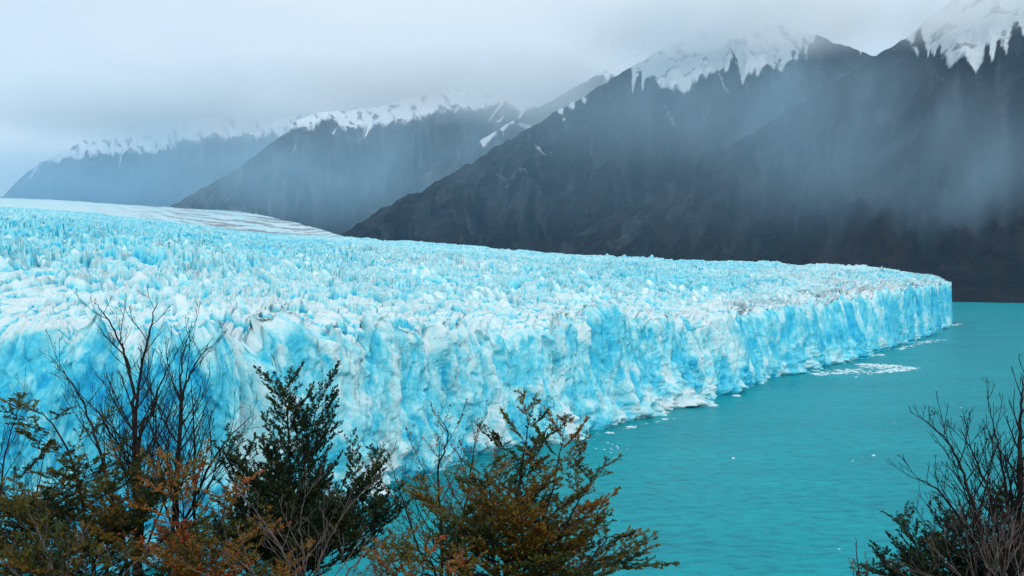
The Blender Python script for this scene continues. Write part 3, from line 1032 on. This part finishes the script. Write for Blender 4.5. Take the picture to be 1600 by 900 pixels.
class Grower:
    def __init__(self, rng, cfg):
        self.r, self.c = rng, cfg
        self.lp, self.ld, self.ls, self.lt = [], [], [], []     # leaf base, direction, side, tint

    def path(self, p, d, length, up, wob, n):
        """a wandering, upward curving limb"""
        pts = [p]
        step = length / n
        bend = unit(self.r.normal(size=3)) * wob * 0.6
        for i in range(n):
            d = unit(d + np.array([0, 0, up / n]) + bend / n + self.r.normal(size=3) * wob / math.sqrt(n) * 0.5)
            p = p + d * step
            pts.append(p)
        return np.array(pts)

    def leaves(self, pts, side, tint, density, size):
        seg = np.diff(pts, axis=0)
        ln_ = np.linalg.norm(seg, axis=1)
        tot = ln_.sum()
        n = max(2, int(tot * density * (0.5 + self.r.rand())))
        cum = np.concatenate([[0], np.cumsum(ln_)])
        for q in range(n):
            s = tot * (0.08 + 0.92 * (q + self.r.rand()) / n)
            i = min(np.searchsorted(cum, s) - 1, len(seg) - 1)
            i = max(i, 0)
            f = (s - cum[i]) / (ln_[i] + 1e-9)
            sg = 1 if q % 2 else -1
            d = unit(seg[i]) * (0.6 + 0.5 * self.r.rand()) + side * sg * (0.5 + 0.6 * self.r.rand()) + self.r.normal(size=3) * 0.22
            self.lp.append(pts[i] + seg[i] * f)
            self.ld.append(unit(d) * size * (0.5 + 1.0 * self.r.rand() ** 1.5))
            self.ls.append(unit(np.cross(d, np.array([0, 0, 1.0]) + self.r.normal(size=3) * 0.45)))
            self.lt.append(tint + self.r.normal() * 0.055)

    def twig(self, tb, p, d, length, r0, level, side, tint):
        c = self.c
        n = 5 if level == 1 else (4 if level == 2 else 3)
        pts = self.path(p, d, length, c["up"] * (1.0 if level == 1 else 0.7), c["wob"], n)
        rad = np.linspace(r0, max(r0 * 0.35, c["rmin"]), n + 1)
        tb.add(pts, rad, 5 if level == 1 else 3)
        leafy = c["leaf"] > 0
        if leafy and (level >= 2 or length < 0.5) and self.r.rand() < c.get("leafy_share", 1.0):
            self.leaves(pts, side, tint, c["leaf"], c["leaf_size"])
        if level >= c["levels"] or length < 0.10:
            return
        k = max(2, int(length * c["kids"][level - 1]))
        for q in range(k):
            f = 0.15 + 0.83 * (q + 0.3 + 0.5 * self.r.rand()) / k
            x = f * n
            i = min(int(x), n - 1)
            q0 = pts[i] + (pts[i + 1] - pts[i]) * (x - i)
            dd = unit(pts[i + 1] - pts[i])
            sg = 1 if q % 2 else -1
            flat = unit(np.cross(dd, np.array([0, 0, 1.0])) + 1e-6)
            rand = unit(np.cross(dd, self.r.normal(size=3)))
            sd_ = unit(flat * sg * c["flat"] + rand * (1 - c["flat"]))
            a = R(c["ang"]) * (0.75 + 0.5 * self.r.rand())
            nd = unit(dd * math.cos(a) + sd_ * math.sin(a))
            nl = length * (1.05 - 0.72 * f) * c["ratio"] * (0.7 + 0.6 * self.r.rand())
            self.twig(tb, q0, nd, nl, max(r0 * 0.55 * (1 - 0.4 * f), c["rmin"]), level + 1, flat, tint + self.r.normal() * 0.05)

    def stem(self, tree, pts2, depth, r_px, base_z, mat, tint_fn, start=0.1, bark_part="trunk"):
        """pts2: photograph pixels bottom to top -> a trunk with branch children"""
        c = self.c
        k = len(pts2)
        dz = self.r.normal() * c["spread"]
        p3 = [np.array(at(x, y, depth + dz * (i / (k - 1)))) for i, (x, y) in enumerate(pts2)]
        root = np.array(tree.location) + self.r.normal(size=3) * np.array([0.10, 0.10, 0])
        if p3[0][2] > base_z + 0.3:
            p3 = [root] + p3
        pts = catmull(p3, 8)
        pts[1:-1] += self.r.normal(size=(len(pts) - 2, 3)) * 0.006
        m = len(pts)
        r0 = r_px * depth / F * (0.5 if c["leaf"] == 0 else 0.34)
        rad = np.maximum(r0 * (1 - np.linspace(0, 1, m) ** 1.1) + c["rmin"], c["rmin"])
        tb = Tubes()
        tb.add(pts, rad, 7)
        tb.build(bark_part, mat, tree)
        seg = np.linalg.norm(np.diff(pts, axis=0), axis=1)
        cum = np.concatenate([[0], np.cumsum(seg)])
        vis = pts[:, 2]
        zlo = at(0, 960, depth)[2]
        i0 = int(np.argmax(vis > zlo))
        s0, s1 = cum[i0], cum[-1]
        s0 = s0 + (s1 - s0) * start
        nb = max(3, int((s1 - s0) * c["branch"]))
        az = self.r.rand() * 6.28
        for q in range(nb):
            f = (q + self.r.rand() * 0.8) / nb
            s = s0 + (s1 - s0) * f
            i = int(np.clip(np.searchsorted(cum, s) - 1, 0, m - 2))
            q0 = pts[i] + (pts[i + 1] - pts[i]) * ((s - cum[i]) / (seg[i] + 1e-9))
            dd = unit(pts[i + 1] - pts[i])
            az += 2.4 + self.r.rand() * 0.6
            out = np.array([math.cos(az), 0.75 * math.sin(az), 0.0])
            a = R(c["bang"]) * (0.8 + 0.4 * self.r.rand())
            nd = unit(dd * math.cos(a) + out * math.sin(a))
            ln_ = c["blen"] * (0.30 + 0.95 * (1 - f) ** 0.8) * (0.6 + 0.6 * self.r.rand())
            tb = Tubes()
            flat = unit(np.cross(nd, np.array([0, 0, 1.0])) + 1e-6)
            self.twig(tb, q0, nd, ln_, max(rad[i] * (0.5 if c["leaf"] == 0 else 0.36), c["rmin"] * 1.3), 1, flat, tint_fn(q0, self.r))
            tb.build("branch", mat, tree)
        # the leader itself carries a few leaves at its tip
        if c["leaf"] > 0:
            self.leaves(pts[-7:], unit(np.array([1.0, 0.2, 0.1])), tint_fn(pts[-1], self.r), c["leaf"], c["leaf_size"])

    def crown(self, tree):
        if not self.lp:
            return
        p = np.array(self.lp)
        d = np.array(self.ld)
        s = np.array(self.ls) * (np.linalg.norm(d, axis=1) * 0.30)[:, None]
        n = len(p)
        nrm = np.cross(d, s)
        nrm /= np.linalg.norm(nrm, axis=1)[:, None] + 1e-9
        fold = nrm * (np.linalg.norm(d, axis=1) * 0.10)[:, None]
        v = np.stack([p, p + d * 0.45 + s + fold, p + d, p + d * 0.45 - s + fold], 1).reshape(-1, 3)
        b = np.arange(n)[:, None] * 4
        f = np.concatenate([b + np.array([[0, 1, 2]]), b + np.array([[0, 2, 3]])], 0)
        t = np.repeat(np.array(self.lt), 4)
        mesh_from("crown", v - np.array(tree.location), None, M_LEAF, tree, smooth=False, attrs={"tint": np.clip(t, 0, 1)}, faces_t=f)


BARE = dict(up=0.75, wob=0.38, rmin=0.0026, leaf=0, levels=4, kids=(6.0, 8.0, 9.0), flat=0.35, ang=36, ratio=0.55, spread=0.25, branch=4.2, bang=40, blen=1.25)
LENGA = dict(up=0.22, wob=0.20, rmin=0.0016, leaf=135, leaf_size=0.036, levels=3, kids=(13.0, 15.0), flat=0.95, ang=46, ratio=0.46, spread=0.35, branch=6.6, bang=62, blen=1.0)


def cfg(base, **kw):
    c_ = dict(base)
    c_.update(kw)
    return c_


def tree(name, label, cat, depth, base_px, stems, conf, mat, tint, seed, group):
    rng = np.random.RandomState(seed)
    bx = at(base_px, 900, depth)[0]
    bz = float(hill_z(np.array([bx]), np.array([depth]))[0]) - 0.12
    t = empty(name, (bx, depth, bz))
    tag(t, label, cat, group)
    g = Grower(rng, conf)
    for st in stems:
        g.stem(t, st[1], depth, st[0], bz, mat, tint, start=st[2] if len(st) > 2 else 0.08)
    g.crown(t)
    return t


def tint_of(lo, hi, zmid=None):
    def fn(p, rng):
        return float(np.clip(lo + (hi - lo) * rng.rand(), 0.02, 0.98))
    return fn


GRP = "beech trees on the slope below the viewpoint"
tree("bare_tree", "thin leafless grey tree at the left edge with fine curving twigs", "tree", 12.0, -15,
     [(7, [(-40, 960), (-5, 820), (10, 700), (42, 605)]), (6, [(-70, 960), (-20, 780), (20, 640)]), (6, [(0, 960), (40, 850), (60, 760), (70, 700)])],
     cfg(BARE, branch=4.5, blen=0.9, rmin=0.002), M_BARK, tint_of(0, 0), 3, GRP)
tree("beech_tree", "bushy olive and orange leaved tree leaning over the left corner", "tree", 10.0, 140,
     [(13, [(150, 960), (138, 850), (118, 740), (80, 660), (22, 626)], 0.1), (12, [(165, 960), (168, 850), (178, 770), (190, 690)], 0.1),
      (10, [(175, 960), (225, 860), (262, 770), (285, 710)], 0.1), (10, [(150, 960), (85, 885), (20, 835), (-40, 800)], 0.1),
      (8, [(100, 960), (50, 850), (0, 760), (-25, 715)], 0.2), (8, [(190, 960), (250, 900), (310, 860), (350, 845)], 0.1),
      (7, [(120, 960), (60, 930), (0, 905), (-40, 900)], 0.1)],
     cfg(LENGA, blen=1.05), M_BARK, tint_of(0.18, 0.62), 5, GRP)
tree("bare_tree", "tallest dark leafless tree with several stems in front of the ice cliff", "tree", 11.2, 225,
     [(9, [(213, 960), (212, 850), (209, 700), (207, 610), (192, 545), (166, 495), (148, 473)], 0.22), (9, [(220, 960), (222, 800), (212, 670), (222, 570), (237, 505), (246, 468)], 0.22),
      (8, [(280, 960), (276, 800), (282, 660), (284, 570), (300, 502)], 0.25), (7, [(278, 720), (285, 620), (305, 570), (333, 528)], 0.1),
      (8, [(306, 960), (304, 800), (303, 680), (298, 590)], 0.3), (8, [(205, 960), (170, 760), (125, 620), (78, 556)], 0.35),
      (8, [(240, 960), (300, 790), (345, 700), (396, 648)], 0.3), (6, [(215, 760), (240, 640), (255, 590), (300, 510)], 0.2)],
     cfg(BARE, branch=4.6, blen=1.0, wob=0.3), M_BARK, tint_of(0, 0), 8, GRP)
tree("beech_tree", "rust and orange leaved small tree under the tall leafless stems", "tree", 9.2, 330,
     [(9, [(330, 960), (335, 870), (350, 800), (372, 745)], 0.05), (8, [(310, 960), (290, 850), (270, 780), (262, 720)], 0.05), (8, [(340, 960), (390, 880), (420, 820)], 0.1),
      (7, [(320, 960), (300, 900), (240, 850)], 0.1)],
     cfg(LENGA, branch=6.5, blen=0.75, leaf=110, leafy_share=0.85), M_BARK, tint_of(0.45, 0.92), 13, GRP)
tree("beech_tree", "dark green tree with two pointed tops in front of the ice", "tree", 10.6, 455,
     [(12, [(442, 960), (448, 850), (452, 740), (448, 640), (431, 596)], 0.05), (12, [(452, 960), (466, 850), (476, 740), (488, 660), (510, 602)], 0.05),
      (10, [(458, 960), (505, 850), (560, 765), (592, 722)], 0.05), (9, [(440, 960), (410, 850), (385, 760), (370, 700)], 0.05),
      (8, [(455, 960), (520, 880), (575, 830), (600, 800)], 0.05)],
     cfg(LENGA, up=0.62, bang=50, blen=0.95, branch=13, leaf=150, leaf_size=0.034, kids=(15.0, 16.0), flat=0.75, ratio=0.42), M_BARK, tint_of(0.0, 0.26), 21, GRP)
tree("bare_shrub", "tangle of pale grey leafless twigs low between the green and orange trees", "shrub", 8.2, 500,
     [(5, [(470, 980), (450, 880), (400, 800), (372, 770)], 0.0), (5, [(490, 980), (500, 880), (540, 800), (600, 735)], 0.0), (5, [(500, 980), (540, 900), (590, 850), (640, 830)], 0.0),
      (5, [(480, 980), (475, 880), (470, 800), (500, 740)], 0.0), (5, [(450, 980), (400, 900), (330, 850)], 0.0), (4, [(520, 980), (560, 930), (610, 890)], 0.0),
      (4, [(430, 980), (370, 920), (300, 890)], 0.0), (4, [(520, 980), (600, 920), (660, 880)], 0.0)],
     cfg(BARE, branch=5.5, blen=0.55, rmin=0.0019), M_BARK_GREY, tint_of(0, 0), 34, GRP)
tree("beech_tree", "half bare reddish tree with thin upright twigs right of the green tree", "tree", 11.0, 695,
     [(10, [(690, 960), (690, 830), (684, 740), (700, 680), (682, 646)], 0.05), (9, [(700, 960), (722, 820), (738, 720), (748, 652)], 0.05), (8, [(688, 960), (655, 860), (625, 770), (606, 706)], 0.05),
      (8, [(695, 960), (745, 800), (782, 692)], 0.1), (7, [(690, 960), (640, 900), (600, 850)], 0.1)],
     cfg(LENGA, up=0.6, bang=44, blen=0.95, branch=6.0, kids=(8.5, 9.0), leaf=50, leaf_size=0.03, leafy_share=0.6), M_BARK, tint_of(0.5, 0.95), 55, GRP)
tree("beech_tree", "olive and orange tree with a pointed top beside the open water", "tree", 10.0, 800,
     [(12, [(790, 960), (798, 850), (812, 750), (822, 690), (832, 632)], 0.04), (11, [(800, 960), (838, 850), (866, 750), (884, 656)], 0.04), (10, [(805, 960), (870, 850), (905, 780), (938, 730)], 0.04),
      (9, [(805, 960), (880, 905), (950, 880), (1015, 884)], 0.05), (9, [(790, 960), (745, 860), (700, 800), (650, 770)], 0.04), (8, [(800, 960), (900, 900), (950, 840), (985, 835)], 0.2),
      (8, [(780, 960), (720, 900), (650, 860), (620, 850)], 0.04), (8, [(800, 960), (770, 850), (765, 770), (755, 725)], 0.04)],
     cfg(LENGA, blen=0.88, branch=8.6, up=0.3, bang=58), M_BARK, tint_of(0.2, 0.74), 77, GRP)
tree("bare_tree", "dark leafless tree with clawing twigs at the right edge above the lake", "tree", 9.4, 1560,
     [(14, [(1592, 960), (1594, 850), (1592, 720), (1596, 640), (1600, 578)], 0.1), (9, [(1545, 960), (1535, 850), (1512, 760), (1480, 690), (1432, 646)], 0.15),
      (8, [(1560, 960), (1530, 870), (1470, 770), (1416, 742)], 0.15), (9, [(1570, 960), (1560, 830), (1530, 730), (1500, 668)], 0.15), (7, [(1580, 960), (1575, 800), (1560, 700), (1542, 618)], 0.2),
      (7, [(1620, 960), (1625, 800), (1612, 700)], 0.1), (6, [(1555, 960), (1540, 880), (1548, 780), (1536, 700)], 0.1)],
     cfg(BARE, branch=9.0, blen=0.75), M_BARK, tint_of(0, 0), 91, GRP)
tree("beech_shrub", "low dark green shrub under the leafless tree at the right edge", "shrub", 9.9, 1500,
     [(8, [(1480, 960), (1450, 890), (1425, 840), (1402, 800)], 0.0), (8, [(1500, 960), (1485, 880), (1478, 800)], 0.0), (8, [(1540, 960), (1550, 860), (1560, 770)], 0.0),
      (8, [(1470, 960), (1420, 910), (1368, 890)], 0.0), (8, [(1590, 960), (1600, 850), (1606, 760)], 0.0), (7, [(1520, 960), (1520, 870), (1525, 810)], 0.0), (7, [(1500, 960), (1455, 900), (1440, 860)], 0.0), (7, [(1570, 960), (1585, 880), (1575, 820)], 0.0), (7, [(1530, 960), (1505, 880), (1500, 830)], 0.0), (7, [(1440, 960), (1400, 915), (1385, 880)], 0.0)],
     cfg(LENGA, blen=0.66, branch=12, up=0.4, leaf=135, leaf_size=0.033), M_BARK, tint_of(0.0, 0.30), 104, GRP)
tree("bare_sapling", "little leafless sapling left of the right hand shrub", "sapling", 9.6, 1345,
     [(4, [(1338, 960), (1340, 890), (1335, 840)], 0.0), (4, [(1350, 960), (1356, 900), (1352, 860)], 0.0), (3, [(1345, 960), (1335, 910), (1332, 870)], 0.0)],
     cfg(BARE, branch=4.0, blen=0.25), M_BARK_GREY, tint_of(0, 0), 117, GRP)
tree("bare_shrub", "brown tangle of dead twigs low in the right corner", "shrub", 8.4, 1560,
     [(5, [(1560, 980), (1540, 880), (1500, 800)], 0.0), (5, [(1570, 980), (1575, 880), (1590, 790)], 0.0), (5, [(1550, 980), (1500, 900), (1450, 850)], 0.0),
      (5, [(1580, 980), (1620, 880), (1640, 820)], 0.0), (4, [(1540, 980), (1470, 930), (1420, 890)], 0.0), (4, [(1565, 980), (1560, 880), (1545, 770)], 0.0)],
     cfg(BARE, branch=9, blen=0.6, rmin=0.0019), M_BARK_GREY, tint_of(0, 0), 131, GRP)
tree("bare_shrub", "brown tangle of dead twigs low in the left corner", "shrub", 8.6, 90,
     [(5, [(90, 980), (80, 880), (40, 790)], 0.0), (5, [(100, 980), (110, 880), (150, 800)], 0.0), (5, [(80, 980), (30, 900), (-30, 850)], 0.0),
      (5, [(120, 980), (190, 900), (250, 850)], 0.0), (4, [(70, 980), (0, 920), (-40, 900)], 0.0)],
     cfg(BARE, branch=6.0, blen=0.5, rmin=0.0019), M_BARK_GREY, tint_of(0, 0), 137, GRP)
tree("beech_shrub", "low olive and brown leaved shrub filling the left corner", "shrub", 8.9, 40,
     [(7, [(40, 980), (35, 900), (10, 850)], 0.0), (7, [(60, 980), (80, 900), (100, 850)], 0.0), (7, [(20, 980), (-20, 900), (-40, 860)], 0.0),
      (7, [(80, 980), (140, 910), (190, 870)], 0.0), (7, [(50, 980), (50, 900), (62, 820)], 0.0)],
     cfg(LENGA, blen=0.6, branch=8.5, up=0.3, leaf=130), M_BARK, tint_of(0.15, 0.6), 151, GRP)
tree("beech_shrub", "low rust tinged shrub between the bare stems and the dark green tree", "shrub", 8.9, 300,
     [(7, [(290, 980), (270, 900), (225, 860)], 0.0), (7, [(300, 980), (300, 900), (300, 840)], 0.0), (7, [(310, 980), (350, 910), (395, 870)], 0.0), (7, [(320, 980), (400, 930), (450, 900)], 0.0)],
     cfg(LENGA, blen=0.55, branch=8.0, up=0.3, leaf=120), M_BARK, tint_of(0.28, 0.85), 157, GRP)
tree("beech_shrub", "low shrub with dull orange leaves at the foot of the half bare tree", "shrub", 9.0, 640,
     [(7, [(640, 980), (625, 910), (600, 850)], 0.0), (7, [(650, 980), (660, 900), (668, 830)], 0.0), (7, [(660, 980), (700, 920), (735, 880)], 0.0), (7, [(630, 980), (580, 930), (550, 905)], 0.0)],
     cfg(LENGA, blen=0.5, branch=8.0, up=0.3, leaf=120), M_BARK, tint_of(0.35, 0.9), 163, GRP)

# ------------------------------------------------------------------ air: haze over everything, mist hanging on the mountains
def box_obj(name, lo, hi, mat):
    v = [(x, y, z) for z in (lo[2], hi[2]) for y in (lo[1], hi[1]) for x in (lo[0], hi[0])]
    f = [(0, 2, 3, 1), (4, 5, 7, 6), (0, 1, 5, 4), (2, 6, 7, 3), (0, 4, 6, 2), (1, 3, 7, 5)]
    return mesh_from(name, np.array(v), np.array(f), mat, smooth=False)


mh = bpy.data.materials.new("haze_air")
mh.use_nodes = True
th = mh.node_tree
th.nodes.clear()
pv = th.nodes.new("ShaderNodeVolumePrincipled")
pv.inputs["Color"].default_value = (0.34, 0.70, 1.0, 1)
pv.inputs["Density"].default_value = HAZE
pv.inputs["Anisotropy"].default_value = 0.35
oh = th.nodes.new("ShaderNodeOutputMaterial")
L(th, pv.outputs["Volume"], oh.inputs["Volume"])
hz_o = box_obj("haze", (-14000, -14000, -5), (14000, 14000, 2600), mh)
tag(hz_o, "thin blue air haze over the lake and mountains", kind="stuff")


def mist(name, label, centre, size, density, color, noise_scale, lo=0.40, hi=0.75, rot=(0, 0, 0), stretch=(1, 1, 1), edge=1.0, aniso=0.2):
    m = bpy.data.materials.new(name)
    m.use_nodes = True
    t = m.node_tree
    t.nodes.clear()
    o_ = t.nodes.new("ShaderNodeOutputMaterial")
    p = t.nodes.new("ShaderNodeVolumePrincipled")
    p.inputs["Color"].default_value = (*color, 1)
    p.inputs["Anisotropy"].default_value = aniso
    tcn = t.nodes.new("ShaderNodeTexCoord")
    # object space runs -1..1: fall off towards the shell of the bank
    ln_ = t.nodes.new("ShaderNodeVectorMath")
    ln_.operation = "LENGTH"
    L(t, tcn.outputs["Object"], ln_.inputs[0])
    fall = t.nodes.new("ShaderNodeMapRange")
    fall.interpolation_type = "SMOOTHSTEP"
    fall.inputs["From Min"].default_value = 1.0
    fall.inputs["From Max"].default_value = 1.0 - edge
    L(t, ln_.outputs["Value"], fall.inputs["Value"])
    mpn = t.nodes.new("ShaderNodeMapping")
    mpn.inputs["Scale"].default_value = tuple(s * k for s, k in zip(size, stretch))
    L(t, tcn.outputs["Object"], mpn.inputs["Vector"])
    n = noise_node(t, noise_scale, 4, 0.55, mpn.outputs["Vector"], 0.4)
    mr = t.nodes.new("ShaderNodeMapRange")
    mr.interpolation_type = "SMOOTHSTEP"
    mr.inputs["From Min"].default_value = lo
    mr.inputs["From Max"].default_value = hi
    L(t, n.outputs["Fac"], mr.inputs["Value"])
    dn = math_node(t, "MULTIPLY", math_node(t, "MULTIPLY", mr.outputs["Result"], fall.outputs["Result"]), density)
    L(t, dn, p.inputs["Density"])
    L(t, p.outputs["Volume"], o_.inputs["Volume"])
    # a rounded bank
    k, j = 24, 14
    vv, ff = [], []
    th_ = np.linspace(0, np.pi, j)
    ph = np.linspace(0, 2 * np.pi, k, endpoint=False)
    for a in th_:
        for b_ in ph:
            vv.append((math.sin(a) * math.cos(b_), math.sin(a) * math.sin(b_), math.cos(a)))
    for a in range(j - 1):
        for b_ in range(k):
            ff.append((a * k + b_, (a + 1) * k + b_, (a + 1) * k + (b_ + 1) % k, a * k + (b_ + 1) % k))
    ob = mesh_from("mist", np.array(vv), np.array(ff), m)
    ob.location = centre
    ob.scale = size
    ob.rotation_euler = rot
    return tag(ob, label, kind="stuff")


def bank(x, y, depth, wpx, hpx, thick):
    k = depth / F
    return at(x, y, depth), (wpx * k / 2, thick / 2, hpx * k / 2)


WHITE = (0.99, 0.996, 1.0)
BLUE = (0.62, 0.85, 1.0)
c, s = bank(310, 158, 9600, 1150, 150, 3000)
mist("mist_far", "pale cloud hiding the tops of the far left mountains", c, s, 0.0034, WHITE, 0.0012, 0.32, 0.68, stretch=(0.6, 0.6, 1.3), aniso=0.1)
c, s = bank(200, 275, 8300, 1300, 250, 1800)
mist("mist_left", "blue grey air thickened by drizzle before the far left mountain", c, s, 0.0026, BLUE, 0.0011, 0.25, 0.8, stretch=(0.6, 0.6, 1.0))
c, s = bank(660, 130, 6300, 560, 130, 1700)
mist("mist_ridge", "pale cloud resting on the ridge of the mountain left of the centre", c, s, 0.0038, WHITE, 0.0018, 0.32, 0.68, stretch=(0.7, 0.7, 1.2), aniso=0.1)
c, s = bank(560, 265, 5300, 900, 260, 1200)
mist("mist_middle", "thin drizzle before the mountain left of the centre", c, s, 0.0028, BLUE, 0.0016, 0.25, 0.8, stretch=(0.7, 0.7, 1.0))
c, s = bank(850, 135, 5200, 430, 170, 1500)
mist("mist_gap", "pale cloud filling the gap left of the central peak", c, s, 0.0038, WHITE, 0.0018, 0.32, 0.68, stretch=(0.7, 0.7, 1.1), aniso=0.1)
c, s = bank(1130, 34, 4050, 620, 150, 1200)
mist("mist_peak", "thin cloud veiling the snow on the central summit", c, s, 0.0088, WHITE, 0.0026, 0.28, 0.66, aniso=0.1)
c, s = bank(1590, 20, 3200, 540, 150, 800)
mist("mist_edge", "thin cloud drifting across the snowy peak at the right edge", c, s, 0.0088, WHITE, 0.003, 0.30, 0.68, aniso=0.1)
c, s = bank(1330, 215, 2450, 1300, 400, 420)
mist("mist_veil", "faint slanting rain veil in front of the dark right hand slopes", c, s, 0.0040, BLUE, 0.0042, 0.28, 0.82, rot=(0, R(24), 0), stretch=(1.0, 0.6, 0.42))
c, s = bank(1080, 170, 3300, 1000, 230, 700)
mist("mist_slope", "soft blue veil across the upper slope of the central mountain", c, s, 0.0022, BLUE, 0.003, 0.25, 0.82, stretch=(0.8, 0.6, 0.7))
c, s = bank(1250, 215, 2450, 1900, 470, 420)
mist("mist_broad", "even blue grey air before the central and right hand mountains", c, s, 0.0019, BLUE, 0.002, 0.15, 0.85, stretch=(0.6, 0.6, 0.6))
